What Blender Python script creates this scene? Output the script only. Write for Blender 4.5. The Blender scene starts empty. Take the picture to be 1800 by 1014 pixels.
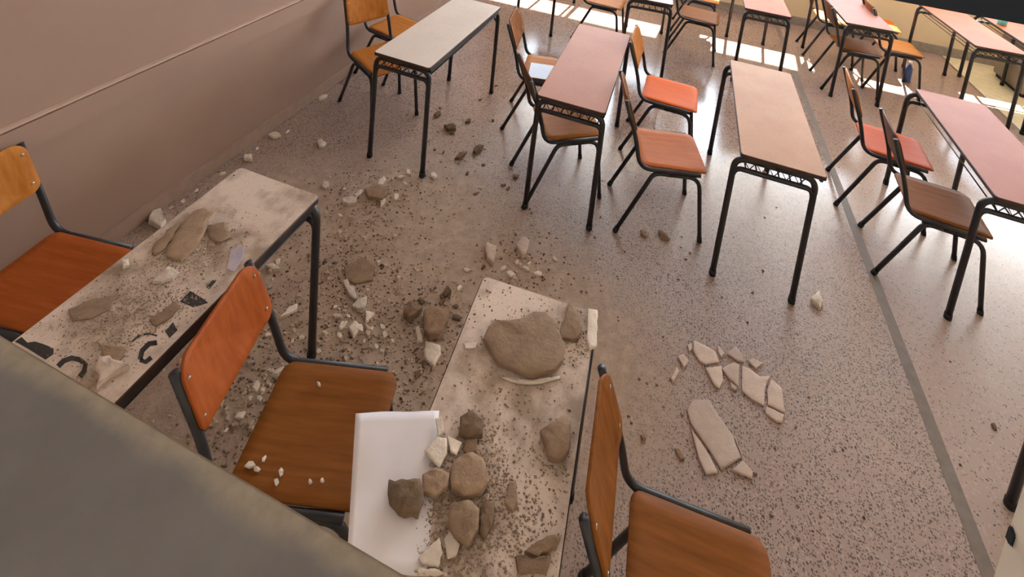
import bpy, bmesh, math, random
import numpy as np
from mathutils import Matrix, Vector

random.seed(7)
scene = bpy.context.scene
COL = scene.collection

# ------------------------------------------------------------------ camera
F_PX, CX, CY = 875.07, 966.447, -201.327          # focal length and principal point in 1800x1014 pixels
PITCH, YAW, ROLL = 0.155894, -0.272976, 0.113466
CAM = np.array([0.0, 0.0, 2.42127])
def _axes():
    cy, sy, cp, sp = math.cos(YAW), math.sin(YAW), math.cos(PITCH), math.sin(PITCH)
    f = np.array([sy*cp, cy*cp, -sp]); r = np.array([cy, -sy, 0.0]); u = np.cross(r, f)
    return r*math.cos(ROLL)+u*math.sin(ROLL), -r*math.sin(ROLL)+u*math.cos(ROLL), f
AX, AY, AZ = _axes()
def un(px, py, z):
    """point of the horizontal plane at height z that the photograph shows at this pixel"""
    d = AZ + AX*(px-CX)/F_PX - AY*(py-CY)/F_PX
    t = (z-CAM[2])/d[2]
    return Vector(CAM + d*t)
cd = bpy.data.cameras.new('camera')
cam = bpy.data.objects.new('camera', cd); COL.objects.link(cam)
cam.matrix_world = Matrix(((AX[0], AY[0], -AZ[0], CAM[0]), (AX[1], AY[1], -AZ[1], CAM[1]), (AX[2], AY[2], -AZ[2], CAM[2]), (0, 0, 0, 1)))
cd.sensor_fit = 'HORIZONTAL'; cd.sensor_width = 36; cd.lens = 36*F_PX/1800
cd.shift_x = (900-CX)/1800; cd.shift_y = (CY-507)/1800
cd.clip_start = 0.01; cd.clip_end = 100
scene.camera = cam

# ------------------------------------------------------------------ world, sun, exposure
w = bpy.data.worlds.new('sky'); scene.world = w; w.use_nodes = True
wn = w.node_tree.nodes; wl = w.node_tree.links
bg = wn['Background']; bg.inputs[0].default_value = (0.74, 0.87, 1.0, 1); bg.inputs[1].default_value = 14.0
sd = bpy.data.lights.new('sun', 'SUN'); sd.energy = 45; sd.angle = math.radians(0.6); sd.color = (1.0, 0.93, 0.80)
sun = bpy.data.objects.new('sun', sd); COL.objects.link(sun)
sun.rotation_euler = Vector((-0.10, -1.0, -1.12)).to_track_quat('-Z', 'Y').to_euler()
scene.view_settings.view_transform = 'Standard'; scene.view_settings.look = 'None'
scene.view_settings.gamma = 1.0; scene.view_settings.use_curve_mapping = False
scene.view_settings.exposure = 0.15

# ------------------------------------------------------------------ materials
def srgb(r, g, b):
    f = lambda c: (c/255/12.92) if c/255 <= .04045 else ((c/255+.055)/1.055)**2.4
    return (f(r), f(g), f(b), 1)
def new_mat(name):
    m = bpy.data.materials.new(name); m.use_nodes = True
    nt = m.node_tree; return m, nt, nt.nodes['Principled BSDF']
def ramp(nt, src, stops):
    n = nt.nodes.new('ShaderNodeValToRGB'); cr = n.color_ramp
    while len(cr.elements) < len(stops): cr.elements.new(0.5)
    for e, (p, c) in zip(cr.elements, stops): e.position = p; e.color = c if len(c) == 4 else (*c, 1)
    nt.links.new(src, n.inputs[0]); return n.outputs[0]
def noise(nt, scale, detail=4, vec=None, rough=.55):
    n = nt.nodes.new('ShaderNodeTexNoise'); n.inputs['Scale'].default_value = scale
    n.inputs['Detail'].default_value = detail; n.inputs['Roughness'].default_value = rough
    if vec is not None: nt.links.new(vec, n.inputs['Vector'])
    return n.outputs['Fac']
def coords(nt, kind='Object'):
    return nt.nodes.new('ShaderNodeTexCoord').outputs[kind]
def mixc(nt, fac, a, b, mode='MIX'):
    n = nt.nodes.new('ShaderNodeMix'); n.data_type = 'RGBA'; n.blend_type = mode
    for sock, v in ((n.inputs[0], fac), (n.inputs[6], a), (n.inputs[7], b)):
        if hasattr(v, 'default_value') or isinstance(v, bpy.types.NodeSocket): nt.links.new(v, sock)
        else: sock.default_value = v
    return n.outputs[2]
def mathn(nt, op, a, b=None, clamp=False):
    n = nt.nodes.new('ShaderNodeMath'); n.operation = op; n.use_clamp = clamp
    for i, v in enumerate((a, b)):
        if v is None: continue
        if isinstance(v, bpy.types.NodeSocket): nt.links.new(v, n.inputs[i])
        else: n.inputs[i].default_value = v
    return n.outputs[0]
def bump(nt, bsdf, h, strength=.3, dist=.01):
    n = nt.nodes.new('ShaderNodeBump'); n.inputs['Strength'].default_value = strength; n.inputs['Distance'].default_value = dist
    nt.links.new(h, n.inputs['Height']); nt.links.new(n.outputs[0], bsdf.inputs['Normal'])
def plain(name, c1, c2=None, scale=6, rough=.6, bstr=0, metal=0, detail=4):
    m, nt, b = new_mat(name)
    b.inputs['Roughness'].default_value = rough; b.inputs['Metallic'].default_value = metal
    if c2 is None: b.inputs['Base Color'].default_value = c1
    else:
        v = coords(nt); f = noise(nt, scale, detail, v)
        nt.links.new(ramp(nt, f, [(.35, c1), (.65, c2)]), b.inputs['Base Color'])
        if bstr: bump(nt, b, f, bstr)
    return m
def tinted(name, c1, c2, rough=.9, scale=30):
    """broken plaster: tone differs from piece to piece"""
    m, nt, b = new_mat(name); b.inputs['Roughness'].default_value = rough
    oi = nt.nodes.new('ShaderNodeObjectInfo'); v = coords(nt)
    f = noise(nt, scale, 5, v)
    base = ramp(nt, f, [(.3, c1), (.7, c2)])
    k = mathn(nt, 'MULTIPLY_ADD', oi.outputs['Random'], .3); nt.nodes[-1].inputs[2].default_value = .82
    comb = nt.nodes.new('ShaderNodeCombineColor')
    for i in range(3): nt.links.new(k, comb.inputs[i])
    nt.links.new(mixc(nt, 1.0, base, comb.outputs[0], 'MULTIPLY'), b.inputs['Base Color'])
    bump(nt, b, noise(nt, 60, 6, v, .7), .8, .006)
    return m
def wood(name, c1, c2, rough=.5):
    m, nt, b = new_mat(name); b.inputs['Roughness'].default_value = rough
    mp = nt.nodes.new('ShaderNodeMapping'); mp.inputs['Scale'].default_value = (3, 38, 8)
    nt.links.new(coords(nt), mp.inputs[0])
    f = noise(nt, 1.6, 6, mp.outputs[0]); g = noise(nt, 5, 3, coords(nt))
    c = ramp(nt, f, [(.3, c1), (.7, c2)])
    c = mixc(nt, mathn(nt, 'MULTIPLY', g, .35), c, c1)
    nt.links.new(c, b.inputs['Base Color'])
    b.inputs['Specular IOR Level'].default_value = .1
    return m
def laminate(name, c1, c2, rough=.55, dusty=0):
    m, nt, b = new_mat(name)
    v = coords(nt); f = noise(nt, 3.5, 5, v); s = noise(nt, 160, 2, v)
    c = ramp(nt, f, [(.3, c1), (.7, c2)])
    c = mixc(nt, ramp(nt, s, [(.62, (0, 0, 0)), (.72, (.5, .5, .5))]), c, srgb(120, 85, 70))
    if dusty:
        d = noise(nt, 6, 6, v, .65)
        c = mixc(nt, ramp(nt, d, [(.42, (0, 0, 0)), (.62, (dusty, dusty, dusty))]), c, srgb(138, 117, 99))
    nt.links.new(c, b.inputs['Base Color']); b.inputs['Roughness'].default_value = .8 if dusty else rough
    b.inputs['Specular IOR Level'].default_value = .15
    return m

M = {}
M['tube'] = plain('navy_black_tube', (.012, .012, .016, 1), (.022, .021, .026, 1), 20, .42)
M['rubber'] = plain('black_rubber', (.012, .011, .011, 1), None, rough=.8)
M['steel'] = plain('rivet_steel', (.45, .43, .4, 1), None, rough=.35, metal=1)
M['edge'] = plain('brown_edge_band', srgb(48, 34, 28), srgb(72, 48, 38), 15, .55)
M['wood_brown'] = wood('plywood_brown', srgb(112, 64, 24), srgb(142, 86, 38))
M['wood_red'] = wood('plywood_red_brown', srgb(142, 68, 28), srgb(168, 88, 40))
M['wood_orange'] = wood('plywood_orange', srgb(200, 84, 10), srgb(214, 98, 18))
M['wood_tan'] = wood('plywood_tan', srgb(164, 96, 36), srgb(188, 122, 56))
M['wood_scuffed'] = wood('plywood_scuffed', srgb(176, 88, 40), srgb(190, 116, 66))
M['wood_deep_orange'] = wood('plywood_deep_orange', srgb(172, 66, 14), srgb(186, 80, 22))
M['wood_dark'] = wood('plywood_dark', srgb(88, 58, 44), srgb(120, 80, 58))
M['top_white'] = laminate('laminate_white', srgb(212, 198, 188), srgb(220, 208, 198))
M['top_pink'] = laminate('laminate_pink', srgb(178, 126, 110), srgb(188, 138, 120))
M['top_beige'] = laminate('laminate_beige', srgb(182, 138, 112), srgb(196, 156, 128))
M['top_mauve'] = laminate('laminate_mauve', srgb(164, 108, 97), srgb(176, 122, 108))
M['top_coral'] = laminate('laminate_coral', srgb(196, 84, 44), srgb(206, 102, 60))
M['top_dusty'] = laminate('laminate_dusty', srgb(204, 182, 167), srgb(216, 196, 182), dusty=.8)
M['plaster'] = tinted('plaster_pale', srgb(214, 196, 180), srgb(236, 220, 204))
M['plaster_pink'] = tinted('plaster_painted_face', srgb(196, 174, 160), srgb(208, 186, 172))
M['render'] = tinted('mortar_brown', srgb(136, 108, 86), srgb(162, 134, 108))
M['dark_rubble'] = tinted('mortar_dark', srgb(96, 74, 54), srgb(128, 102, 78))
M['crumb_dark'] = plain('crumb_dark', srgb(96, 74, 60), srgb(140, 112, 92), 3, .95)
M['crumb_light'] = plain('crumb_light', srgb(160, 138, 120), srgb(206, 184, 164), 5, .95)
M['ink'] = plain('black_marker_ink', (.015, .013, .012, 1), (.03, .026, .024, 1), 40, .6)
M['paper'] = plain('white_paper', srgb(206, 196, 196), srgb(218, 208, 208), 3, .8)
M['paper_blue'] = plain('pale_blue_paper', srgb(214, 224, 244), srgb(222, 230, 246), 3, .7)
M['paper_violet'] = plain('lilac_paper', srgb(160, 145, 160), srgb(178, 164, 172), 12, .8)
M['frame_black'] = plain('black_window_paint', (.004, .004, .004, 1), None, rough=.9)
M['cream'] = plain('cream_paint', srgb(222, 202, 176), srgb(230, 212, 188), 4, .6)
M['far_wall'] = plain('cream_wall_paint', srgb(232, 206, 166), srgb(238, 214, 176), 2, .7)
M['ceiling'] = plain('ceiling_white', srgb(232, 226, 218), None, rough=.9)
M['skirting'] = plain('skirting_stone', srgb(150, 124, 109), srgb(160, 133, 118), 18, .5)
M['skirting_far'] = plain('skirting_grey_stone', srgb(150, 138, 126), srgb(170, 156, 142), 18, .5)
M['joint'] = plain('joint_grey', srgb(106, 91, 80), srgb(118, 102, 91), 20, .55)
M['podium'] = plain('podium_stone', srgb(208, 194, 158), srgb(222, 208, 174), 14, .45)
M['cabinet_grey'] = plain('cabinet_grey', srgb(128, 114, 102), srgb(140, 126, 112), 6, .5)
M['teal'] = plain('teal_plastic', srgb(90, 170, 160), None, rough=.35)
M['blue'] = plain('blue_plastic', srgb(60, 84, 140), None, rough=.35)

def mk_wall():
    m, nt, b = new_mat('pinkish_wall_paint'); v = coords(nt)
    f = noise(nt, 1.3, 4, v)
    nt.links.new(ramp(nt, f, [(.3, srgb(148, 119, 104)), (.7, srgb(158, 129, 113))]), b.inputs['Base Color'])
    b.inputs['Roughness'].default_value = .55; bump(nt, b, noise(nt, 60, 3, v), .08, .004); return m
M['wall'] = mk_wall()

def mk_floor():
    m, nt, b = new_mat('terrazzo'); v = coords(nt)
    def chips(scale, keep, size, rnd=1.0):
        vo = nt.nodes.new('ShaderNodeTexVoronoi'); vo.inputs['Scale'].default_value = scale; vo.inputs['Randomness'].default_value = rnd
        wv = nt.nodes.new('ShaderNodeTexNoise'); wv.inputs['Scale'].default_value = scale*.9; nt.links.new(v, wv.inputs['Vector'])
        dv = nt.nodes.new('ShaderNodeVectorMath'); dv.operation = 'SCALE'; dv.inputs['Scale'].default_value = .9/scale
        nt.links.new(wv.outputs['Color'], dv.inputs[0])
        av = nt.nodes.new('ShaderNodeVectorMath'); nt.links.new(v, av.inputs[0]); nt.links.new(dv.outputs[0], av.inputs[1])
        nt.links.new(av.outputs[0], vo.inputs['Vector'])
        sp = nt.nodes.new('ShaderNodeSeparateColor'); nt.links.new(vo.outputs['Color'], sp.inputs[0])
        near = mathn(nt, 'LESS_THAN', vo.outputs['Distance'], size)
        pick = mathn(nt, 'LESS_THAN', sp.outputs[0], keep)
        return mathn(nt, 'MULTIPLY', near, pick), sp.outputs[1]
    sep = nt.nodes.new('ShaderNodeSeparateXYZ'); nt.links.new(v, sep.inputs[0])
    big = noise(nt, 1.1, 3, v)
    left = mathn(nt, 'LESS_THAN', sep.outputs[0], 1.335)
    base = ramp(nt, big, [(.3, srgb(146, 121, 110)), (.7, srgb(162, 137, 125))])
    base = mixc(nt, left, mixc(nt, .45, base, srgb(166, 140, 127)), base)
    pale, _ = chips(75, .5, .40)
    base = mixc(nt, mathn(nt, 'MULTIPLY', pale, .45), base, srgb(180, 158, 146))
    # fewer dark chips in the bay beyond the joint strip
    keep = mathn(nt, 'MULTIPLY_ADD', left, .36); nt.nodes[-1].inputs[2].default_value = .10
    keep = mathn(nt, 'MULTIPLY', keep, mathn(nt, 'MULTIPLY', noise(nt, 4.5, 4, v, .65), 2.1))
    c1, r1 = chips(85, keep, .34)
    c2, r2 = chips(140, keep, .40)
    dark = mathn(nt, 'MAXIMUM', c1, c2)
    base = mixc(nt, mathn(nt, 'MULTIPLY', dark, .93), base, ramp(nt, r1, [(.2, srgb(46, 33, 28)), (.8, srgb(102, 76, 65))]))
    # plaster dust spread round the fallen rubble
    dust = None
    for x, y, rad in ((-1.0, 1.55, 1.15), (-1.05, .8, 1.0), (-.65, 1.9, .8), (-1.3, 2.25, .75), (-.3, 1.9, .7), (-1.9, 1.9, .7)):
        dn = nt.nodes.new('ShaderNodeVectorMath'); dn.operation = 'DISTANCE'; nt.links.new(v, dn.inputs[0]); dn.inputs[1].default_value = (x, y, 0)
        k = mathn(nt, 'SUBTRACT', 1.0, mathn(nt, 'DIVIDE', dn.outputs['Value'], rad), True)
        dust = k if dust is None else mathn(nt, 'MAXIMUM', dust, k)
    dn2 = noise(nt, 5, 6, v, .7)
    dust = mathn(nt, 'MULTIPLY', mathn(nt, 'MULTIPLY', dust, dn2), 3.6, True)
    dc = ramp(nt, noise(nt, 16, 5, v, .7), [(.3, srgb(150, 126, 108)), (.7, srgb(186, 162, 142))])
    base = mixc(nt, mathn(nt, 'MULTIPLY', dust, .85), base, dc)
    nt.links.new(base, b.inputs['Base Color'])
    # dusty haze over the polish towards the door wall, cleaner towards the windows
    ng = mathn(nt, 'SUBTRACT', .96, mathn(nt, 'MULTIPLY', sep.outputs[1], .215))
    rg = mathn(nt, 'ADD', ng, mathn(nt, 'MULTIPLY', dust, .4), True)
    nt.links.new(mathn(nt, 'MAXIMUM', rg, .17), b.inputs['Roughness'])
    b.inputs['Specular IOR Level'].default_value = .65
    bump(nt, b, noise(nt, 40, 4, v), .05, .004)
    return m
M['floor'] = mk_floor()

def mk_sill():
    m, nt, b = new_mat('dusty_concrete_sill'); v = coords(nt)
    sep = nt.nodes.new('ShaderNodeSeparateXYZ'); nt.links.new(v, sep.inputs[0])
    f = noise(nt, 14, 5, v); g = noise(nt, 70, 4, v)
    body = ramp(nt, f, [(.3, srgb(112, 101, 93)), (.7, srgb(122, 111, 102))])
    # drift of plaster dust along the inner lip
    e = mathn(nt, 'ADD', sep.outputs[1], mathn(nt, 'MULTIPLY', mathn(nt, 'SUBTRACT', f, .5), .03))
    k = ramp(nt, e, [(.220, (0, 0, 0)), (.231, (1, 1, 1))])
    c = mixc(nt, k, body, ramp(nt, g, [(.3, srgb(140, 122, 102)), (.7, srgb(160, 141, 118))]))
    nt.links.new(c, b.inputs['Base Color']); b.inputs['Roughness'].default_value = .9
    bump(nt, b, g, .08, .0006); return m
M['sill'] = mk_sill()

# ------------------------------------------------------------------ helpers
def link(name, me, m=None, parent=None, loc=None, rz=0.0):
    o = bpy.data.objects.new(name, me); COL.objects.link(o)
    if m is not None and me is not None:
        ms = m if isinstance(m, (list, tuple)) else [m]
        while len(me.materials) < len(ms): me.materials.append(None)
        for i, mm in enumerate(ms):
            o.material_slots[i].link = 'OBJECT'; o.material_slots[i].material = mm
    if parent is not None: o.parent = parent
    if loc is not None: o.location = loc
    if rz: o.rotation_euler = (0, 0, rz)
    return o
def tag(o, label, cat, group=None, kind=None):
    o['label'] = label; o['category'] = cat
    if group: o['group'] = group
    if kind: o['kind'] = kind
    return o
def struct(o, label=None, cat=None):
    o['kind'] = 'structure'
    if label: o['label'] = label
    if cat: o['category'] = cat
    return o
def mesh(name, bm, smooth=False):
    me = bpy.data.meshes.new(name); bmesh.ops.recalc_face_normals(bm, faces=bm.faces); bm.to_mesh(me); bm.free()
    if smooth:
        for p in me.polygons: p.use_smooth = True
    return me
def add_box(bm, x0, x1, y0, y1, z0, z1):
    vs = [bm.verts.new((x, y, z)) for z in (z0, z1) for x, y in ((x0, y0), (x1, y0), (x1, y1), (x0, y1))]
    for f in ((0, 3, 2, 1), (4, 5, 6, 7), (0, 1, 5, 4), (1, 2, 6, 5), (2, 3, 7, 6), (3, 0, 4, 7)): bm.faces.new([vs[i] for i in f])
def box_mesh(name, *boxes, bevel=0):
    bm = bmesh.new()
    for b in boxes: add_box(bm, *b)
    if bevel: bmesh.ops.bevel(bm, geom=list(bm.edges), offset=bevel, segments=2, affect='EDGES')
    return mesh(name, bm)
def smooth_path(pts, r=.04, n=5):
    """round the inner corners of a polyline"""
    P = [Vector(p) for p in pts]; out = [P[0]]
    for i in range(1, len(P)-1):
        a, b, c = P[i-1], P[i], P[i+1]
        d1 = (a-b); d2 = (c-b); k = min(r, d1.length*.48, d2.length*.48)
        s = b+d1.normalized()*k; e = b+d2.normalized()*k
        for j in range(n+1):
            t = j/n; out.append(s*(1-t)**2+b*2*t*(1-t)+e*t*t)
    out.append(P[-1]); return out
def tube_mesh(name, pts, rad=.011, seg=10):
    bm = bmesh.new(); P = [Vector(p) for p in pts]; rings = []
    up = None
    for i, p in enumerate(P):
        d = (P[min(i+1, len(P)-1)]-P[max(i-1, 0)]).normalized()
        if up is None: up = Vector((0, 1, 0)) if abs(d.y) < .9 else Vector((1, 0, 0))
        s = d.cross(up).normalized(); up = s.cross(d).normalized()
        rings.append([bm.verts.new(p+(s*math.cos(a)+up*math.sin(a))*rad) for a in (2*math.pi*k/seg for k in range(seg))])
    for a, b in zip(rings, rings[1:]):
        for k in range(seg): bm.faces.new((a[k], a[(k+1) % seg], b[(k+1) % seg], b[k]))
    bm.faces.new(rings[0][::-1]); bm.faces.new(rings[-1])
    return mesh(name, bm, True)
def round_rect(w0, w1, d0, d1, r, n=5):
    """outline: x from d0 to d1, half width w0 at d0 and w1 at d1"""
    out = []
    for cx, cy, a0 in ((d1-r, w1-r, 0), (d0+r, w0-r, 90), (d0+r, -w0+r, 180), (d1-r, -w1+r, 270)):
        for k in range(n+1):
            a = math.radians(a0+90*k/n); out.append((cx+r*math.cos(a), cy+r*math.sin(a)))
    return out
def panel_mesh(name, outline, fn, th):
    """sheet of plywood: outline filled with rings, shaped by fn(u,v)->(point, normal)"""
    bm = bmesh.new(); n = len(outline)
    cu = sum(p[0] for p in outline)/n; cv = sum(p[1] for p in outline)/n
    sides = []
    for s in (1, -1):
        rings = []
        for k in (1.0, .985, .8, .55, .28):
            ring = []
            for u, v in outline:
                p, nn = fn(cu+(u-cu)*k, cv+(v-cv)*k)
                h = th/2*(1 if k < .99 else .55)
                ring.append(bm.verts.new(p+nn*h*s))
            rings.append(ring)
        p, nn = fn(cu, cv); c = bm.verts.new(p+nn*th/2*s)
        for a, b in zip(rings, rings[1:]):
            for i in range(n): bm.faces.new((a[i], a[(i+1) % n], b[(i+1) % n], b[i]))
        for i in range(n): bm.faces.new((rings[-1][i], rings[-1][(i+1) % n], c))
        sides.append(rings[0])
    for i in range(n): bm.faces.new((sides[0][i], sides[0][(i+1) % n], sides[1][(i+1) % n], sides[1][i]))
    return mesh(name, bm, True)

# ------------------------------------------------------------------ room
XW, YF, XR, ZC = -2.512, 6.85, 5.5, 3.3
struct(link('floor', box_mesh('floor', (XW-.25, XR+.25, -2.6, YF+.25, -.12, 0)), M['floor']), 'speckled pinkish terrazzo floor strewn with plaster dust', 'floor')
struct(link('wall_left', box_mesh('wall_left', (XW-.25, XW, -2.6, YF+.25, 0, ZC)), M['wall']), 'plain pinkish beige wall with a raised rail', 'wall')
struct(link('wall_right', box_mesh('wall_right', (XR, XR+.25, -2.6, YF+.25, 0, ZC)), M['far_wall']), 'cream wall at the right', 'wall')
struct(link('ceiling', box_mesh('ceiling', (XW-.25, XR+.25, -2.6, YF+.25, ZC, ZC+.15)), M['ceiling']))
WIN = ((-2.1, .1), (.45, 2.65), (3.0, 5.2)); Z0, Z1 = 1.13, 2.95
bx = [(XW, XR, YF, YF+.25, 0, Z0), (XW, XR, YF, YF+.25, Z1, ZC)]
ed = [XW]+[e for p in WIN for e in p]+[XR]
for i in range(0, len(ed), 2): bx.append((ed[i], ed[i+1], YF, YF+.25, Z0, Z1))
struct(link('wall_far', box_mesh('wall_far', *bx), M['far_wall']), 'sunlit cream wall below the windows', 'wall')
for i, (a, b) in enumerate(WIN):
    fr = [(a, b, YF+.1, YF+.15, Z0, Z0+.05), (a, b, YF+.1, YF+.15, Z1-.05, Z1)]
    for x in (a, (a+b)/2-.025, b-.05): fr.append((x, x+.05, YF+.1, YF+.15, Z0, Z1))
    struct(link('window_%d' % (i+1), box_mesh('window', *fr), M['cream']))
# unseen slab added outside, stops the high sun so only a low strip enters
struct(link('trim_1', box_mesh('sun_blocker', (XW-1, XR+1, YF+.25, YF+1.30, Z1+.05, Z1+.2)), M['cream']), 'added unseen slab outside above the windows that blocks the high sun', 'sun_blocker')
struct(link('baseboard_left', box_mesh('skirting', (XW, XW+.014, .25, YF, 0, .095), bevel=.003), M['skirting']), 'low stone skirting along the pinkish wall', 'baseboard')
struct(link('baseboard_far', box_mesh('skirting', (XW+.014, XR, YF-.016, YF, 0, .11), bevel=.003), M['skirting_far']), 'grey stone skirting under the windows', 'baseboard')
struct(link('trim_2', box_mesh('wall_rail', (XW, XW+.03, .25, YF, .745, .885), bevel=.009), M['wall']), 'flat painted rail along the pinkish wall', 'wall rail')
M['edge_highlight'] = plain('rail_edge_highlight', srgb(196, 166, 148), srgb(204, 174, 156), 9, .5)  # lighter colour paints in the highlight and wear on the rail's top edge
link('rail_highlight_strip', box_mesh('rail_highlight_strip', (XW, XW+.034, .25, YF, .885, .893), bevel=.003), M['edge_highlight'], bpy.data.objects['trim_2'])  # added strip carrying the painted highlight
struct(link('trim_3', box_mesh('joint_strip', (1.31, 1.362, .25, YF-.02, 0, .0012)), M['joint']), 'long grey joint strip across the terrazzo floor', 'floor strip')

# wall between the corridor and the classroom, with the high window the picture is taken through
YN = .238; ZS = 1.9
near = [(XW, XR, .02, YN, 0, ZS-.04), (.181, .42, .0, YN, ZS-.04, ZC), (XW, -2.3, .0, YN, ZS-.04, ZC), (5.0, XR, .0, YN, ZS-.04, ZC),
        (-2.3, .181, .225, YN, 2.45, ZC), (.42, 5.0, .225, YN, 2.45, ZC)]
struct(link('wall_near', box_mesh('wall_near', *near), M['cream']), 'cream wall with the high corridor window', 'wall')
sill = link('window_sill', box_mesh('window_sill', (-2.3, .181, -.02, YN, ZS-.04, ZS), bevel=.002), M['sill'])
struct(sill, 'dusty grey concrete window sill in the foreground', 'window sill')
hd = link('window_4', box_mesh('window_head', (-2.3, .181, .2, .225, 2.42127-.2716*.2, ZC-.02)), M['frame_black'])
struct(hd, 'black window head overhead in the near corner', 'window frame')
p = un(1775, 935, 2.124)
lt = link('latch', box_mesh('latch', (.1795, .1815, YN-.0045, YN-.0002, 2.121, 2.129), bevel=.001), M['rubber'], hd)
# corridor behind the viewer
struct(link('wall_corridor', box_mesh('wall_corridor', (XW-.25, XR+.25, -2.6, -2.4, 0, 2.3), (XW-.25, XR+.25, -2.6, -2.4, 2.75, ZC)), M['far_wall']))

# ------------------------------------------------------------------ chairs
def _seat_fn(u, v):
    z = .4415 - .010*(1-(v/.18)**2)*(1 if -.12 < u < .15 else .6)
    if u > .12: z -= .9*(u-.12)**2*1.9
    if u < -.12: z += .5*(u+.12)**2
    return Vector((u, v, z)), Vector((0, 0, 1))
def _back_fn(u, v):
    # u runs up the back, v across
    x = -.238-.36*(u-.62) - .030*(1-(v/.17)**2) + .010
    return Vector((x, v, u)), Vector((1, 0, .36)).normalized()
CH = {}
CH['seat'] = panel_mesh('seat', round_rect(.170, .172, -.185, .205, .035), _seat_fn, .012)
CH['back'] = panel_mesh('backrest', round_rect(.170, .166, .628, .838, .045), _back_fn, .011)
for s in (1, -1):
    CH['up', s] = tube_mesh('upright', smooth_path([(-.322, s*.163, .826), (-.236, s*.168, .60), (-.195, s*.180, .428), (.160, s*.182, .427)], .07), .0125)
    CH['rear', s] = tube_mesh('rear_leg', smooth_path([(-.28, s*.184, .008), (-.105, s*.172, .402), (-.02, s*.17, .400)], .05), .0125)
    CH['front', s] = tube_mesh('front_leg', smooth_path([(.218, s*.184, .008), (.160, s*.172, .402), (-.02, s*.17, .400)], .07), .0125)
    CH['footr', s] = tube_mesh('rubber_foot', [(-.2835, s*.1843, 0), (-.272, s*.1834, .026)], .015)
    CH['footf', s] = tube_mesh('rubber_foot', [(.219, s*.1841, 0), (.2155, s*.1834, .026)], .015)
CH['bar0'] = tube_mesh('crossbar', [(-.07, -.165, .402), (-.07, .165, .402)], .009)
CH['bar1'] = tube_mesh('crossbar', [(.11, -.165, .402), (.11, .165, .402)], .009)
def _rivet():
    bm = bmesh.new(); bmesh.ops.create_uvsphere(bm, u_segments=8, v_segments=5, radius=.006)
    bmesh.ops.scale(bm, vec=(.5, 1, 1), verts=bm.verts); return mesh('rivet', bm, True)
CH['rivet'] = _rivet()
def chair(x, y, deg, m_seat, m_back, label, group):
    t = link('school_chair', None, None, None, (x, y, 0), math.radians(deg))
    tag(t, label, 'chair', group)
    link('seat', CH['seat'], M[m_seat], t)
    b = link('backrest', CH['back'], M[m_back], t)
    for s in (1, -1):
        link('upright', CH['up', s], M['tube'], t)
        r = link('rear_leg', CH['rear', s], M['tube'], t); link('rubber_foot', CH['footr', s], M['rubber'], r)
        f = link('front_leg', CH['front', s], M['tube'], t); link('rubber_foot', CH['footf', s], M['rubber'], f)
        for z in (.67, .79):
            q, _n = _back_fn(z, s*.148); link('rivet', CH['rivet'], M['steel'], b, q+_n*.006)
    link('crossbar', CH['bar0'], M['tube'], t); link('crossbar', CH['bar1'], M['tube'], t)
    return t
G_CH = 'plywood school chairs with tube frames'
chair(-2.105, 1.085, 9, 'wood_red', 'wood_tan', 'brown plywood chair against the wall beside the graffiti-marked dusty desk', G_CH)
chair(-.85, 1.07, 16, 'wood_brown', 'wood_red', 'brown chair with plaster bits on its seat between two dusty desks', G_CH)
chair(.30, 1.12, 3.5, 'wood_brown', 'wood_brown', 'brown chair nearest the viewer right of the rubble-covered desk', G_CH)
chair(.115, 2.92, 15, 'wood_scuffed', 'wood_brown', 'scuffed tan-seated chair left of the beige desk, nearer of two', G_CH)
chair(.092, 3.59, -1, 'wood_orange', 'wood_tan', 'bright orange-seated chair left of the beige desk, farther of two', G_CH)
chair(1.637, 3.14, -5, 'wood_brown', 'wood_dark', 'brown chair tucked at the mauve desk, nearer of two', G_CH)
chair(1.562, 3.65, -5, 'wood_deep_orange', 'wood_tan', 'orange-seated chair at the mauve desk, farther of two', G_CH)
chair(-.82, 3.475, 10, 'wood_tan', 'wood_brown', 'chair with a pale blue sheet on its seat behind the pink desk', G_CH)
chair(-.53, 2.92, 33, 'wood_tan', 'wood_dark', 'turned dark-backed chair pushed under the pink desk', G_CH)
chair(-1.993, 3.049, -26, 'wood_tan', 'wood_tan', 'turned tan chair at the near end of the white desk', G_CH)
chair(-2.168, 3.52, -10, 'wood_tan', 'wood_tan', 'tan chair by the wall behind the far half of the white desk', G_CH)
chair(-.673, 5.145, -2, 'wood_tan', 'wood_tan', 'sunlit tan chair just beyond the far end of the pink desk', G_CH)
chair(.307, 5.303, -4, 'wood_brown', 'wood_tan', 'brown-seated chair left of the coral desk behind the beige desk, nearer of two', G_CH)
chair(.33, 5.93, -2, 'wood_tan', 'wood_tan', 'chair left of the coral desk behind the beige desk, farther of two', G_CH)
chair(1.80, 5.375, 4.5, 'wood_brown', 'wood_dark', 'brown chair pushed right under the far mauve desk', G_CH)
chair(1.78, 6.08, 0, 'wood_tan', 'wood_tan', 'chair behind the far half of the far mauve desk', G_CH)
chair(2.235, 5.60, 1, 'wood_tan', 'wood_brown', 'tan chair left of the coral desk below the black frame, nearer of two', G_CH)
chair(2.25, 6.22, -3, 'wood_orange', 'wood_tan', 'orange chair left of the coral desk below the black frame, farther of two', G_CH)

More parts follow.
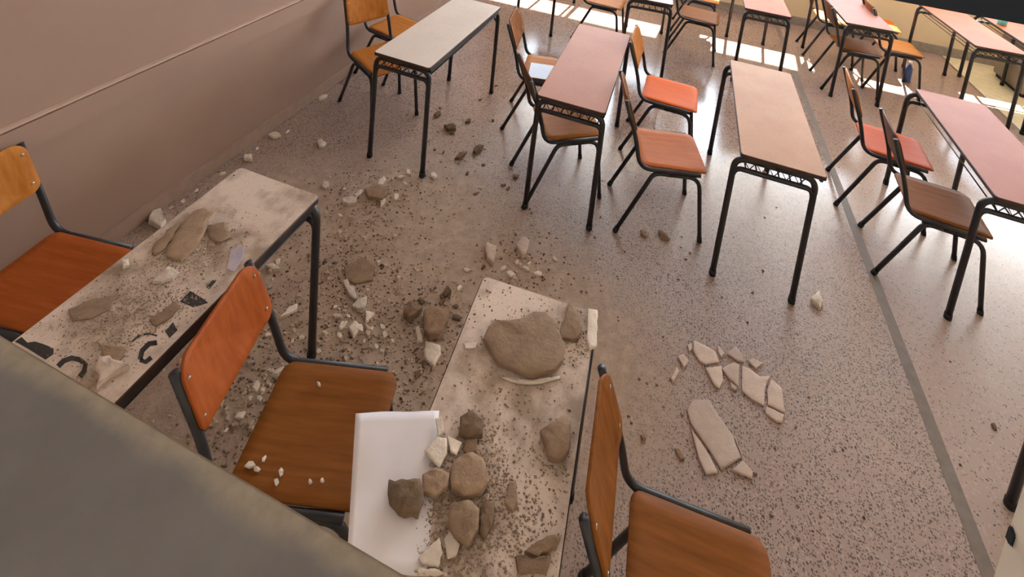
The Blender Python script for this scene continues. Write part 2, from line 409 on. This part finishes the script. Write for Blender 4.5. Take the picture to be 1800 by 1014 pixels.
# ------------------------------------------------------------------ desks
DW, DL, DH = .41, 1.097, .76
DK = {}
def _top_mesh():
    bm = bmesh.new(); o = round_rect(DL/2, DL/2, -DW/2, DW/2, .016, 3); rings = []
    for z, k in ((DH-.020, 0), (DH-.003, 0), (DH, .003)):
        rings.append([bm.verts.new((x-math.copysign(k, x), y-math.copysign(k, y), z)) for x, y in o])
    n = len(o)
    for a, b in zip(rings, rings[1:]):
        for i in range(n):
            f = bm.faces.new((a[i], a[(i+1) % n], b[(i+1) % n], b[i])); f.material_index = 1
    bm.faces.new(rings[-1]); f = bm.faces.new(rings[0][::-1]); f.material_index = 1
    return mesh('tabletop', bm)
DK['top'] = _top_mesh()
for sx in (1, -1):
    for sy in (1, -1):
        X, Y = sx*(DW/2-.004), sy*(DL/2-.022)
        DK['leg', sx, sy] = tube_mesh('leg', smooth_path([(X, Y, .008), (X-sx*.006, Y, .7235), (0, Y, .7235)], .065, 6), .016)
        DK['foot', sx, sy] = tube_mesh('rubber_foot', [(X, Y, 0), (X, Y, .03)], .0185)
    xs_ = sorted((sx*(DW/2-.024), sx*(DW/2-.006))); DK['side', sx] = box_mesh('side_rail', (xs_[0], xs_[1], -DL/2+.03, DL/2-.03, .708, .7395), bevel=.003)
for sy in (1, -1):
    Y = sy*(DL/2-.022)
    DK['end', sy] = tube_mesh('end_rail', smooth_path([(-DW/2+.008, Y, .60), (-DW/2+.022, Y, .662), (DW/2-.022, Y, .662), (DW/2-.008, Y, .60)], .04, 5), .013)
for i in range(7):
    x = -.165+.055*i
    DK['rod', i] = tube_mesh('shelf_rod', [(x, -DL/2+.03, .664), (x, DL/2-.03, .664)], .004, 6)
for j, sy in enumerate((1, -1)):
    Y = sy*(DL/2-.022); pts = []
    for i in range(11): pts.append((-.15+.03*i, Y, .672 if i % 2 else .716))
    DK['lat', sy] = tube_mesh('end_lattice', pts, .0035, 6)
def desk(x, y, deg, m_top, label, shift=0.0):
    t = link('school_desk', None, None, None, (x, y, 0), math.radians(deg))
    tag(t, label, 'desk', 'two-seat school desks')
    link('tabletop', DK['top'], [M[m_top], M['edge']], t)
    for sx in (1, -1):
        for sy in (1, -1):
            l = link('leg', DK['leg', sx, sy], M['tube'], t, (shift, 0, 0)); link('rubber_foot', DK['foot', sx, sy], M['rubber'], l)
    link('side_rail', DK['side', 1], M['tube'], t)
    for sy in (1, -1):
        link('end_rail', DK['end', sy], M['tube'], t, (shift, 0, 0)); link('end_lattice', DK['lat', sy], M['tube'], t, (shift, 0, 0))
    for i in range(7): link('shelf_rod', DK['rod', i], M['tube'], t)
    return t
DA = desk(-1.435, .964, 1, 'top_dusty', 'dusty cream desk with black graffiti beside the pinkish wall', .012)
DB = desk(-1.539, 3.12, -1.5, 'top_white', 'clean white desk near the pinkish wall')
DC = desk(-.459, 3.151, 0, 'top_pink', 'pink desk between the white desk and the orange-seated chairs')
DD = desk(.677, 3.13, -.4, 'top_beige', 'beige desk standing beside the grey floor strip', -.03)
DE = desk(-.25, .918, 3.4, 'top_dusty', 'cream desk buried under plaster rubble in the foreground')
DF = desk(1.919, 3.353, -2.3, 'top_mauve', 'mauve desk cut by the right edge beyond the floor strip', -.05)
desk(1.72, 1.50, 0, 'top_mauve', 'desk outside the right edge showing only one dark leg')
desk(-1.375, 5.43, 0, 'top_white', 'desk at the top edge of which only a leg shows beyond the white desk')
desk(-.215, 5.08, 4, 'top_white', 'desk at the top edge right of the sunlit tan chair')
desk(.885, 5.42, 0, 'top_coral', 'coral desk directly behind the beige desk')
desk(1.765, 5.60, 3, 'top_mauve', 'far mauve desk with a chair pushed right under it')
desk(2.82, 5.68, 3, 'top_coral', 'sunlit coral desk left of the teal container')
desk(3.375, 5.75, 2, 'top_coral', 'coral desk at the upper right corner with a teal container on it')

# ------------------------------------------------------------------ right-hand border and cabinet
struct(link('trim_4', box_mesh('floor_border', (3.22, XR, .25, YF-.02, -.05, .0015)), M['podium']), 'pale stone border of the floor at the right', 'floor border')
struct(link('trim_5', box_mesh('floor_border_joint', (3.195, 3.22, .25, YF-.02, 0, .0012)), M['joint']), 'dark joint along the pale floor border', 'floor strip')
t = link('low_cabinet', None, None, None, (3.80, 6.30, .0015)); tag(t, 'low grey cabinet on the pale floor border behind the coral desks', 'cabinet')
link('body', box_mesh('body', (-.2, .2, -.25, .25, .04, .62), bevel=.004), M['cabinet_grey'], t)
link('plinth', box_mesh('plinth', (-.18, .18, -.23, .23, 0, .04)), M['rubber'], t)
d_ = link('door', box_mesh('door', (-.212, -.2, -.235, .235, .06, .60), bevel=.003), M['cabinet_grey'], t)
link('handle', box_mesh('handle', (-.222, -.212, -.20, -.185, .30, .42), bevel=.002), M['steel'], d_)

# ------------------------------------------------------------------ rubble
def poly_world(pts, z): return [un(px, py, z) for px, py in pts]
def shard(name, pts, z, th, m, label=None, group=None, cat='plaster piece', world=False, rough=.15, lift=0.0):
    """flat broken piece: its outline lies on the plane z, its body has thickness th"""
    W0 = [Vector(p) for p in pts] if world else poly_world(pts, z)
    c = sum(W0, Vector())/len(W0); W = []
    size = max((p-c).length for p in W0)
    step = size*.24 if size > .03 else size*2      # broken edges get extra corners on the larger pieces
    for a, b in zip(W0, W0[1:]+W0[:1]):
        k = max(1, int((b-a).length/step))
        d = b-a; nn = Vector((-d.y, d.x, 0)).normalized() if d.length > 0 else Vector()
        for q in range(k):
            W.append(a+d*(q/k)+(nn*random.uniform(-.09, .09)*size*min(rough*2.4, .75) if q else Vector()))
    bm = bmesh.new(); n = len(W); rings = []
    spec = ((.94, 0), (1.0, .3), (.985, .82), (.94, .97), (.70, 1.0), (.40, 1.03)) if size > .03 else ((.92, 0), (1.0, .4), (.95, .85), (.80, 1.0))
    for k, h in spec:
        ring = []
        for p in W:
            jz = random.uniform(-1, 1)*rough*.5*(h > .9)
            ring.append(bm.verts.new(((p.x-c.x)*k, (p.y-c.y)*k, th*(h+jz))))
        rings.append(ring)
    for a, b in zip(rings, rings[1:]):
        for i in range(n): bm.faces.new((a[i], a[(i+1) % n], b[(i+1) % n], b[i]))
    top = bm.verts.new((0, 0, th*(1.02+random.uniform(0, rough*.4))))
    for i in range(n): bm.faces.new((rings[-1][i], rings[-1][(i+1) % n], top))
    bm.faces.new(rings[0][::-1])
    for f in bm.faces: f.smooth = size > .03 and max(v.co.z for v in f.verts) > th*.9 and min(v.co.z for v in f.verts) > th*.6
    o = link(name, mesh(name, bm), M[m], None, (c.x, c.y, z+lift))
    if label: tag(o, label, cat, group)
    return o
def lump_poly(c, rx, ry, n=7, ang=None):
    a0 = random.uniform(0, 6.28); ang = random.uniform(0, 3.14) if ang is None else ang; out = []
    for i in range(n):
        a = a0+2*math.pi*i/n+random.uniform(-.3, .3); k = random.uniform(.62, 1.18)
        u, v = rx*k*math.cos(a), ry*k*math.sin(a)
        out.append(Vector((c.x+u*math.cos(ang)-v*math.sin(ang), c.y+u*math.sin(ang)+v*math.cos(ang), c.z)))
    return out
def chip(px, py, wpx, z, m, label, group, th=None, name='plaster_chip', flat=.6, lift=0.0):
    c = un(px, py, z); s = (un(px+wpx*.62, py, z)-c).length
    th = th if th else max(.006, s*.45)
    return shard(name, lump_poly(c, s, s*flat, random.choice((4, 5, 5, 6))), z, th, m, label, group, world=True, rough=.35, lift=lift)

TD = DH+.0005
# --- tile-like flakes on the floor right of the rubble desk
def fc(pts): return [(1120+x*.3352, 540+y*.3352) for x, y in pts]
G_FL = 'flat flakes broken off the ceiling'
FL = [
 ([(290,490),(375,490),(430,580),(500,680),(545,795),(440,860),(385,770),(330,690),(280,620),(258,545)], 'largest long flat plaster flake on the floor right of the rubble desk'),
 ([(283,650),(325,705),(382,795),(422,875),(360,885),(320,800)], 'narrow flake along the lower left side of the largest floor flake'),
 ([(497,862),(552,812),(605,870),(600,905)], 'triangular flake at the lower tip of the largest floor flake'),
 ([(509,692),(538,752),(552,785),(545,790)], 'thin splinter on the right side of the largest floor flake'),
 ([(295,180),(370,215),(410,240),(430,295),(355,305),(325,290),(292,235)], 'upper left flake of the cracked flake cluster on the floor'),
 ([(418,205),(458,250),(440,268),(425,245)], 'tiny flake at the top of the cracked flake cluster'),
 ([(355,325),(440,315),(450,390),(430,435),(400,410)], 'hanging pointed flake under the upper left flake of the cluster'),
 ([(470,250),(515,210),(550,255),(560,295),(520,285)], 'peaked flake at the top middle of the cracked flake cluster'),
 ([(577,285),(605,275),(660,300),(620,330)], 'small bright flake at the upper right of the cracked flake cluster'),
 ([(442,328),(505,295),(535,308),(530,425),(480,380)], 'wedge flake in the middle of the cracked flake cluster'),
 ([(487,397),(525,432),(515,442),(490,430)], 'tiny flake below the wedge in the cracked flake cluster'),
 ([(547,312),(590,330),(640,370),(698,367),(668,440),(665,525),(600,490),(547,445)], 'biggest flake of the cracked flake cluster on the floor'),
 ([(702,385),(755,430),(775,562),(683,518),(680,440)], 'right flake of the cracked flake cluster'),
 ([(677,528),(770,572),(760,610),(725,605),(670,560)], 'lowest flake of the cracked flake cluster'),
 ([(210,265),(240,250),(270,290),(245,325)], 'small square flake left of the cracked flake cluster'),
 ([(260,205),(283,195),(287,225),(272,245)], 'sliver of flake at the left tip of the cracked flake cluster'),
 ([(205,320),(220,345),(185,400),(175,385)], 'slanted sliver of flake above the largest floor flake'),
]
for pts, lab in FL: shard('plaster_flake', fc(pts), 0, .011, 'plaster_pink', lab, G_FL, rough=.06)

# --- big pieces on the rubble desk (desk E)
G_E = 'plaster pieces on the rubble desk'
def curved_sheet(name, quad, z, m, label):
    """thin sheet between four floor-plane points, gently buckled, sagging where it overhangs the desk"""
    A, B, C_, D = [un(px, py, z) for px, py in quad]; bm = bmesh.new(); N = 14; g = {}
    c = (A+B+C_+D)/4
    for k, off in ((0, 0.0), (1, .0008)):
        for i in range(N+1):
            for j in range(N+1):
                u, v = i/N, j/N; p = (A*(1-u)+B*u)*(1-v)+(D*(1-u)+C_*u)*v
                wv = .006*(1+math.sin(7*u+4*v))*(1-abs(2*u-1))*.6+.004*(1+math.sin(9*v-3*u))*.5*(1-u)
                g[k, i, j] = bm.verts.new((p.x-c.x, p.y-c.y, wv+off))
    for i in range(N):
        for j in range(N):
            for k in (0, 1): bm.faces.new((g[k, i, j], g[k, i+1, j], g[k, i+1, j+1], g[k, i, j+1]))
    for i in range(N):
        for a, b in (((i, 0), (i+1, 0)), ((i, N), (i+1, N)), ((0, i), (0, i+1)), ((N, i), (N, i+1))):
            bm.faces.new((g[(0,)+a], g[(0,)+b], g[(1,)+b], g[(1,)+a]))
    o = link(name, mesh(name, bm, True), M[m], None, (c.x, c.y, z)); tag(o, label, 'paper'); return o
curved_sheet('paper_sheet', [(625,728),(772,722),(752,1013),(608,1013)], TD, 'paper', 'large crumpled white paper sheet under rubble on the foreground desk')
big = [
 ([(857,581),(869,569),(916,566),(937,554),(958,554),(972,566),(981,587),(993,613),(989,640),(975,658),(934,668),(904,658),(875,646),(860,625),(848,601)], .028, 'render', 'largest rounded mortar slab on the rubble desk'),
 ([(1000,535),(1020,560),(1022,590),(1005,602),(978,600),(985,578)], .022, 'render', 'mortar lump at the far right corner of the rubble desk'),
 ([(808,742),(830,728),(850,745),(848,772),(825,778),(806,768)], .030, 'dark_rubble', 'dark mortar lump just above the pale triangle on the rubble desk'),
 ([(818,778),(838,776),(838,800),(824,808),(814,796)], .020, 'render', 'small rounded mortar lump below the dark lump on the rubble desk'),
 ([(948,765),(990,738),(1003,752),(1000,800),(985,818),(962,812),(958,790)], .034, 'render', 'angular mortar block at the right edge of the rubble desk'),
 ([(803,812),(830,802),(850,815),(862,850),(845,875),(815,880),(792,865),(790,835)], .026, 'render', 'broad mortar slab in the middle of the rubble desk'),
 ([(742,840),(765,828),(790,838),(786,862),(765,880),(742,872)], .022, 'render', 'mortar lump on the edge of the paper sheet'),
 ([(682,852),(738,850),(745,885),(735,915),(700,908),(684,890)], .028, 'dark_rubble', 'square dark mortar block lying on the paper sheet'),
 ([(790,895),(822,888),(842,905),(840,940),(822,968),(798,952),(786,925)], .034, 'render', 'upright-shaped mortar block below the broad slab on the rubble desk'),
 ([(846,890),(868,888),(866,925),(850,955),(842,940)], .024, 'dark_rubble', 'narrow mortar block right of the upright-shaped block'),
 ([(895,850),(906,848),(910,890),(900,905),(886,888)], .016, 'render', 'narrow leaf-shaped mortar shard on the rubble desk'),
 ([(922,975),(960,948),(985,950),(978,965),(945,985)], .020, 'render', 'long mortar shard near the lower right of the rubble desk'),
 ([(905,985),(940,990),(968,985),(960,1012),(910,1012)], .024, 'render', 'mortar piece at the bottom edge of the rubble desk'),
 ([(770,770),(785,772),(786,800),(772,826),(760,812),(745,796)], .010, 'plaster', 'pale kite-shaped plaster shard on the paper sheet'),
 ([(786,768),(812,780),(802,802),(792,796)], .010, 'plaster', 'small pale triangle shard beside the kite-shaped shard'),
 ([(765,738),(776,735),(780,762),(770,768)], .010, 'plaster', 'tiny pale plaster bit above the kite-shaped shard'),
 ([(735,985),(772,948),(778,975),(770,1000),(742,995)], .012, 'plaster', 'pale shard left of the crack at the bottom of the rubble desk'),
 ([(780,950),(790,936),(808,960),(802,980),(786,985)], .012, 'plaster', 'pale shard right of the crack at the bottom of the rubble desk'),
 ([(733,1002),(772,1006),(786,1013),(735,1013)], .012, 'plaster', 'pale shard at the very bottom of the rubble desk'),
 ([(866,585),(880,566),(925,560),(905,574)], .008, 'plaster', 'thin pale shard behind the largest rounded slab'),
 ([(815,605),(838,603),(836,613),(818,614)], .007, 'plaster', 'small pale chip left of the largest rounded slab'),
 ([(878,664),(900,668),(925,672),(958,670),(985,662),(982,668),(950,676),(915,676)], .006, 'plaster', 'pale sliver along the lower rim of the largest rounded slab'),
 ([(830,732),(842,730),(838,742)], .012, 'plaster', 'pale crumb on the dark mortar lump'),
]
for i, (pts, th, m, lab) in enumerate(big):
    shard('rubble_piece' if m != 'plaster' else 'plaster_shard', pts, TD+(.007 if i in (6, 7, 13, 14, 15) else 0), th*.68, m, lab, G_E, cat='rubble' if m != 'plaster' else 'plaster piece', rough=.25)
shard('plaster_strip', [(1034,545),(1050,548),(1049,612),(1036,618),(1030,600)], TD, .010, 'plaster', 'whitish strip hanging at the far right corner of the rubble desk', None)
# --- pieces on desk A
G_A = 'plaster pieces on the graffiti desk'
for pts, th, m, lab in [
 ([(342,373),(360,368),(376,374),(362,392),(358,415),(344,440),(318,462),(292,455),(302,425),(322,395)], .011, 'render', 'long brown mortar slab across the graffiti desk'),
 ([(366,398),(395,393),(405,420),(388,428),(368,420)], .009, 'render', 'small mortar slab right of the long brown slab'),
 ([(293,408),(318,392),(306,420),(290,440),(272,452),(268,438)], .008, 'render', 'brown mortar sliver left of the long brown slab'),
 ([(268,500),(296,472),(316,484),(304,494),(284,500)], .014, 'plaster', 'pale leaf-shaped shard in the middle of the graffiti desk'),
 ([(171,628),(228,652),(196,666),(170,688)], .020, 'plaster_pink', 'pale triangular plaster block at the near end of the graffiti desk'),
 ([(213,462),(226,460),(228,472),(216,476)], .016, 'plaster', 'small bright chip at the wall side of the graffiti desk'),
 ([(262,565),(285,550),(305,532),(318,540),(300,560),(275,576)], .008, 'render', 'flat greyish mortar flake near the black square of the graffiti desk'),
 ([(170,602),(200,610),(222,616),(205,640),(186,632)], .006, 'render', 'flat brown flake above the pale triangular block'),
 ([(120,545),(165,525),(205,520),(195,545),(160,562),(128,566)], .004, 'render', 'thin drift of grey mortar at the wall side of the graffiti desk'),
]: shard('rubble_piece' if m in ('render', 'dark_rubble') else 'plaster_shard', pts, TD, th, m, lab, G_A, cat='rubble' if m in ('render', 'dark_rubble') else 'plaster piece', rough=.3)
shard('paper_scrap', [(405,440),(428,430),(428,448),(412,478),(398,472)], TD, .001, 'paper_violet', 'lilac paper scrap at the front of the graffiti desk', None, 'paper')

# --- ink graffiti on desk A: flat marks on the tabletop
INV = None
def ink(pts):
    inv = (Matrix.Translation(DA.location) @ DA.rotation_euler.to_matrix().to_4x4()).inverted()
    tt = [c for c in DA.children if c.name.startswith('tabletop')][0]
    bm = bmesh.new(); W = [inv @ un(px, py, DH+.0006) for px, py in pts]
    bm.faces.new([bm.verts.new(p) for p in W]); r = bmesh.ops.extrude_face_region(bm, geom=list(bm.faces))
    bmesh.ops.translate(bm, vec=(0, 0, -.0004), verts=[v for v in r['geom'] if isinstance(v, bmesh.types.BMVert)])
    link('ink_mark', mesh('ink_mark', bm), M['ink'], tt)
def stroke(path, wpx):
    P = [Vector((x, y, 0)) for x, y in path]; L, R_ = [], []
    for i, p in enumerate(P):
        d = (P[min(i+1, len(P)-1)]-P[max(i-1, 0)]).normalized(); k = wpx/2
        L.append((p.x-d.y*k, p.y+d.x*k)); R_.append((p.x+d.y*k, p.y-d.x*k))
    for i in range(len(P)-1): ink([L[i], L[i+1], R_[i+1], R_[i]])
ink([(26,600),(38,592),(48,602),(62,600),(80,606),(94,612),(94,622),(80,632),(64,622),(48,612),(34,604)])
stroke([(102,644),(112,634),(126,629),(140,632),(150,640),(148,652),(140,662)], 9)
stroke([(246,632),(250,616),(262,604),(276,602)], 9)
stroke([(246,632),(256,636),(266,628)], 8)
ink([(316,530),(334,511),(356,524),(366,532),(340,540)])
ink([(362,504),(374,492),(380,494),(368,508)])
stroke([(232,600),(244,590),(262,586),(276,590)], 3)
ink([(290,582),(304,566),(312,580),(298,594)])

# --- chips lying on chair seats
c0 = 'small pale plaster bit on the seat of the chair between the two dusty desks'
for px, py, wp in ((440,818,16),(452,826,12),(464,808,10),(494,832,14),(486,850,12),(545,848,9),(560,676,9),(566,845,8)):
    chip(px, py, wp, .447, 'plaster', c0, 'plaster bits on the chair seat')
# --- chips on the floor, region by region
def region(lst, m, lab, grp, name='plaster_chip', flat=.6, cat=None):
    for e in lst: chip(e[0], e[1], e[2], 0, m, e[3] if len(e) > 3 else lab, grp, name=name, flat=flat)
region([(568,172,14, 'pale chip at the skirting beside the rear leg of the turned tan chair'),(484,240,20, 'pale wedge at the skirting beyond the graffiti desk'),(506,232,9),(520,212,6),(452,262,8),(436,280,26, 'pale chip just past the wall-side far corner of the graffiti desk'),(393,306,12),(322,355,12),(300,366,10),(346,336,10),(275,390,44, 'widest whitish chip between the skirting and the graffiti desk'),(565,256,22, 'lone pale chip on bare floor between the wall and the white desk leg')],
       'plaster', 'pale plaster chip lying along the foot of the pinkish wall', 'chips by the wall')
region([(572,328,18, 'pale chip at the outer far corner of the graffiti desk'),(615,356,26, 'biggest pale chip on the floor beyond the graffiti desk leg bend'),(632,342,16),(670,322,18),(696,348,14),(673,357,16),(605,333,8),(704,313,14),(718,303,12),(712,324,12),(763,311,16, 'lone pale chip just right of the white desk front leg'),(598,380,10)],
       'plaster', 'pale plaster chip near the front leg of the white desk', 'chips by the white desk')
def fs(pts): return [(440+x*.2367, 440+y*.2367) for x, y in pts]
G_S = 'shards between the dusty desks'
for pts, lab in [
 ([(685,240),(720,232),(735,275),(775,290),(790,380),(760,370),(715,315)], 'uppermost long pale shard right of the graffiti desk leg'),
 ([(752,425),(800,385),(865,360),(865,410),(840,445),(790,452)], 'pale shard touching the lower tip of the uppermost long shard'),
 ([(855,465),(925,490),(885,530),(855,550)], 'pale triangular shard right of the graffiti desk leg'),
 ([(725,590),(770,545),(830,575),(840,625),(805,610),(765,660)], 'pale jagged shard at the lower middle of the rubble right of the desk leg'),
 ([(215,515),(290,440),(350,415),(350,455),(290,490)], 'long pale wedge of plaster left of the graffiti desk leg'),
 ([(105,125),(170,115),(225,155),(170,165)], 'pale wedge lying just beyond the brown chair back'),
 ([(155,945),(185,910),(250,880),(255,900),(200,945)], 'pale wedge at the back corner of the brown chair seat'),
 ([(850,560),(885,590),(915,590),(905,615),(870,605)], 'pale crooked sliver under the triangular shard'),
]: shard('plaster_shard', fs(pts), 0, .018, 'plaster', lab, G_S, rough=.2)
shard('plaster_shard', fs([(1300,695),(1410,730),(1415,790),(1365,880),(1300,830),(1285,760)]), 0, .02, 'plaster', 'pale pentagon-shaped plaster shard left of the rubble desk', G_S)
shard('plaster_shard', fs([(1225,590),(1250,575),(1270,640),(1280,695),(1240,690)]), 0, .016, 'plaster', 'narrow pale shard beside the grey mortar block left of the rubble desk', G_S)
shard('rubble_piece', fs([(1282,490),(1340,470),(1480,500),(1465,570),(1400,675),(1330,685),(1284,640)]), 0, .045, 'render', 'large grey mortar block on the floor left of the rubble desk', G_S, 'rubble', rough=.25)
shard('rubble_piece', fs([(1140,450),(1200,420),(1275,470),(1230,510),(1180,545),(1135,510)]), 0, .04, 'render', 'grey mortar block left of the large one near the rubble desk', G_S, 'rubble', rough=.25)
region([(648,584,14),(602,574,16),(596,590,12),(676,590,14),(640,600,10),(672,575,10),(488,462,14),(470,590,12),(560,618,12),(486,582,8),(590,540,10),(606,546,12),(662,610,10),(690,600,8),(530,595,12),(515,600,10),(612,556,9)],
       'plaster', 'small pale chip in the rubble round the graffiti desk leg', 'chips round the graffiti desk leg')
region([(450,680,18),(462,686,12),(424,732,18, 'pale chip nearest the sill between the brown chair back and seat'),(398,758,10),(405,640,26, 'pale sliver beside the lower edge of the brown chair back'),(456,702,14),(440,700,10),(470,672,10)],
       'plaster', 'small pale chip in the gap between the brown chair back and its seat', 'chips behind the brown chair seat')
shard('rubble_piece', [(605,470),(640,455),(660,470),(655,495),(625,502),(606,492)], 0, .012, 'render', 'flat brown mortar slab on the floor right of the graffiti desk leg', None, 'rubble')
shard('rubble_piece', [(640,338),(668,330),(684,342),(672,356),(646,352)], 0, .03, 'render', 'grey mortar block among chips near the white desk leg', None, 'rubble')
region([(860,448,34, 'flat pale plaster shard at the far left corner of the rubble desk'),(918,436,34, 'flat pale plaster shard beyond the far edge of the rubble desk, right of another')], 'plaster_pink', 'flat pale plaster shard just beyond the far edge of the rubble desk', 'shards beyond the rubble desk', 'plaster_shard')
region([(885,474,12),(896,484,18),(925,474,14),(946,482,14),(908,462,10),(975,456,10),(820,476,12),(808,508,12),(930,464,8)], 'plaster', 'small pale chip just beyond the far edge of the rubble desk', 'chips beyond the rubble desk')
region([(784,518,22, 'biggest dark mortar crumb on the floor left of the rubble desk'),(776,532,14),(790,520,12),(802,560,16),(740,530,14),(858,436,8),(850,470,10),(745,640,12),(735,660,14),(800,540,12)], 'dark_rubble', 'dark mortar crumb on the floor left of the rubble desk', 'mortar crumbs by the rubble desk', 'mortar_crumb')
region([(770,202,18, 'dark square mortar lump highest of those right of the white desk leg'),(793,226,22, 'dark flat mortar piece below the square lump right of the white desk leg'),(823,214,14, 'dark mortar bit right of the square lump in the aisle'),(840,264,24, 'widest dark-edged mortar piece in the aisle before the pink desk'),(810,276,22, 'dark-edged mortar piece left of the widest one in the aisle'),(774,190,6),(844,176,6),(872,151,6),(866,212,7),(822,306,9),(836,342,9),(886,326,9),(893,332,9),(906,312,14),(795,235,8),(849,290,7),(780,268,7),(764,264,6)],
       'dark_rubble', 'dark mortar crumb on the bare floor between the white desk and the pink desk', 'mortar crumbs in the aisle', 'mortar_crumb')
region([(1438,536,30)], 'plaster', 'lone pale chip at the foot of the beige desk', None)
region([(1130,770,14),(1194,800,16),(1166,416,18),(1132,412,14),(1180,668,10)], 'render', 'lone mortar crumb on the open floor around the flakes', 'crumbs on the open floor', 'mortar_crumb')
region([(1748,752,12),(1790,826,12),(1782,880,9)], 'dark_rubble', 'dark crumb on the floor at the right edge by the lone desk leg', 'crumbs at the right edge', 'mortar_crumb')

# --- crumbs too small to count
def crumbs(name, m, label, clusters, z, size, parent=None):
    bm = bmesh.new(); rnd = random.Random(hash(label) % 1000 if False else len(label)*7+len(clusters))
    for px, py, sp, n in clusters:
        c = un(px, py, z)
        for _ in range(n):
            x, y = c.x+rnd.gauss(0, sp), c.y+rnd.gauss(0, sp)
            if z == 0 and x < XW+.02: continue
            if z > .5 and not inside(x, y, z): continue
            s = rnd.uniform(.4, 1)**2*size; a = rnd.uniform(0, 3.14)
            vs = []
            for k in range(4):
                q = a+k*1.57+rnd.uniform(-.4, .4); vs.append((x+s*math.cos(q)*rnd.uniform(.7, 1.2), y+s*math.sin(q)*rnd.uniform(.5, 1)))
            b = [bm.verts.new((u, v, z+.0002)) for u, v in vs]; h = s*rnd.uniform(.4, .9)
            t = [bm.verts.new((x+(u-x)*.6, y+(v-y)*.6, z+h)) for u, v in vs]
            bm.faces.new(t)
            for k in range(4): bm.faces.new((b[k], b[(k+1) % 4], t[(k+1) % 4], t[k]))
    o = link(name, mesh(name, bm), M[m]); tag(o, label, 'debris', None, 'stuff'); return o
def inside(x, y, z):
    for D in (DA, DE):
        a = D.rotation_euler.z; dx, dy = x-D.location.x, y-D.location.y
        u, v = dx*math.cos(a)+dy*math.sin(a), -dx*math.sin(a)+dy*math.cos(a)
        if abs(u) < DW/2-.01 and abs(v) < DL/2-.01: return True
    return False
FCL = [(620,360,.13,170),(680,345,.15,170),(520,520,.16,260),(620,560,.14,330),(700,600,.14,220),(450,650,.12,260),(420,740,.10,200),(760,560,.12,160),(900,470,.10,140),(500,450,.18,170),(640,470,.14,170),(340,350,.10,60),(600,420,.2,140),(740,680,.12,160)]
crumbs('plaster_crumbs', 'crumb_light', 'pale plaster grit strewn over the floor around the dusty desks', FCL, 0, .010)
crumbs('plaster_fragments', 'crumb_light', 'loose pale fragments strewn thickly between the two dusty desks', [(a, b, s_*1.1, max(6, n//9)) for a, b, s_, n in FCL], 0, .022)
crumbs('mortar_grit', 'crumb_dark', 'dark mortar grit strewn over the floor around the dusty desks', [(a+15, b+8, s*1.15, int(n*1.1)) for a, b, s, n in FCL]+[(800,400,.3,150),(950,560,.3,80),(1150,500,.5,160),(1250,900,.4,120),(780,250,.2,60)], 0, .009)
crumbs('plaster_crumbs', 'crumb_light', 'pale plaster grit on the tops of the two dusty desks', [(820,900,.08,200),(900,800,.12,120),(760,960,.06,120),(1000,600,.05,60),(900,560,.1,60),(300,470,.1,150),(220,560,.1,150),(380,430,.05,60)], TD, .006)
crumbs('mortar_grit', 'crumb_dark', 'dark mortar grit on the tops of the two dusty desks', [(840,880,.08,240),(940,900,.1,160),(900,720,.12,120),(740,970,.05,120),(860,540,.1,110),(1020,590,.04,60),(320,430,.1,50),(240,540,.1,70),(390,440,.05,60)], TD, .005)

M['dust'] = plain('mortar_dust', srgb(140, 117, 98), srgb(166, 142, 122), 9, .95)
crumbs('mortar_dust', 'dust', 'brown mortar dust drifted round the pieces on the rubble desk', [(830,900,.045,900),(770,900,.045,600),(790,850,.04,500),(820,960,.04,500),(840,780,.035,300),(930,970,.04,350),(980,800,.03,200),(930,610,.07,350),(1010,600,.03,200),(880,860,.05,300)], TD, .0042)
crumbs('mortar_dust', 'dust', 'brown mortar dust drifted over the graffiti desk', [(320,440,.05,600),(250,520,.07,700),(180,560,.06,600),(300,540,.04,400),(380,420,.04,300),(200,620,.04,300)], TD, .0036)
# ------------------------------------------------------------------ small things
c = un(952, 122, .46)
sh = link('paper_sheet', box_mesh('paper_sheet', (-.11, .13, -.11, .10, 0, .004)), M['paper_blue'], None, (c.x+.02, c.y, .4475), math.radians(12))
tag(sh, 'pale blue sheet on the chair seat behind the pink desk', 'paper')
c = un(1593, 143, 0)
t = link('water_bottle', None, None, None, (c.x, c.y, 0)); tag(t, 'small blue bottle on the floor beyond the mauve desk corner', 'bottle')
def lathe(name, prof, seg=14):
    bm = bmesh.new(); rs = [[bm.verts.new((r*math.cos(2*math.pi*k/seg), r*math.sin(2*math.pi*k/seg), z)) for k in range(seg)] for r, z in prof]
    for a, b in zip(rs, rs[1:]):
        for k in range(seg): bm.faces.new((a[k], a[(k+1) % seg], b[(k+1) % seg], b[k]))
    bm.faces.new(rs[0][::-1]); bm.faces.new(rs[-1]); return mesh(name, bm, True)
link('body', lathe('body', [(.03, 0), (.033, .01), (.033, .13), (.028, .16), (.013, .185), (.013, .2)]), M['blue'], t)
link('cap', lathe('cap', [(.016, .2), (.016, .22), (.014, .224)]), M['paper'], t)
c = un(1742, 34, .89)
t = link('spray_bottle', None, None, None, (3.235, 5.95, .76)); tag(t, 'small teal container on the left edge of the corner coral desk', 'container')
link('body', lathe('body', [(.035, 0), (.04, .008), (.04, .05), (.034, .06)]), M['teal'], t)
link('lid', lathe('lid', [(.03, .06), (.03, .07), (.026, .074)]), M['paper'], t)
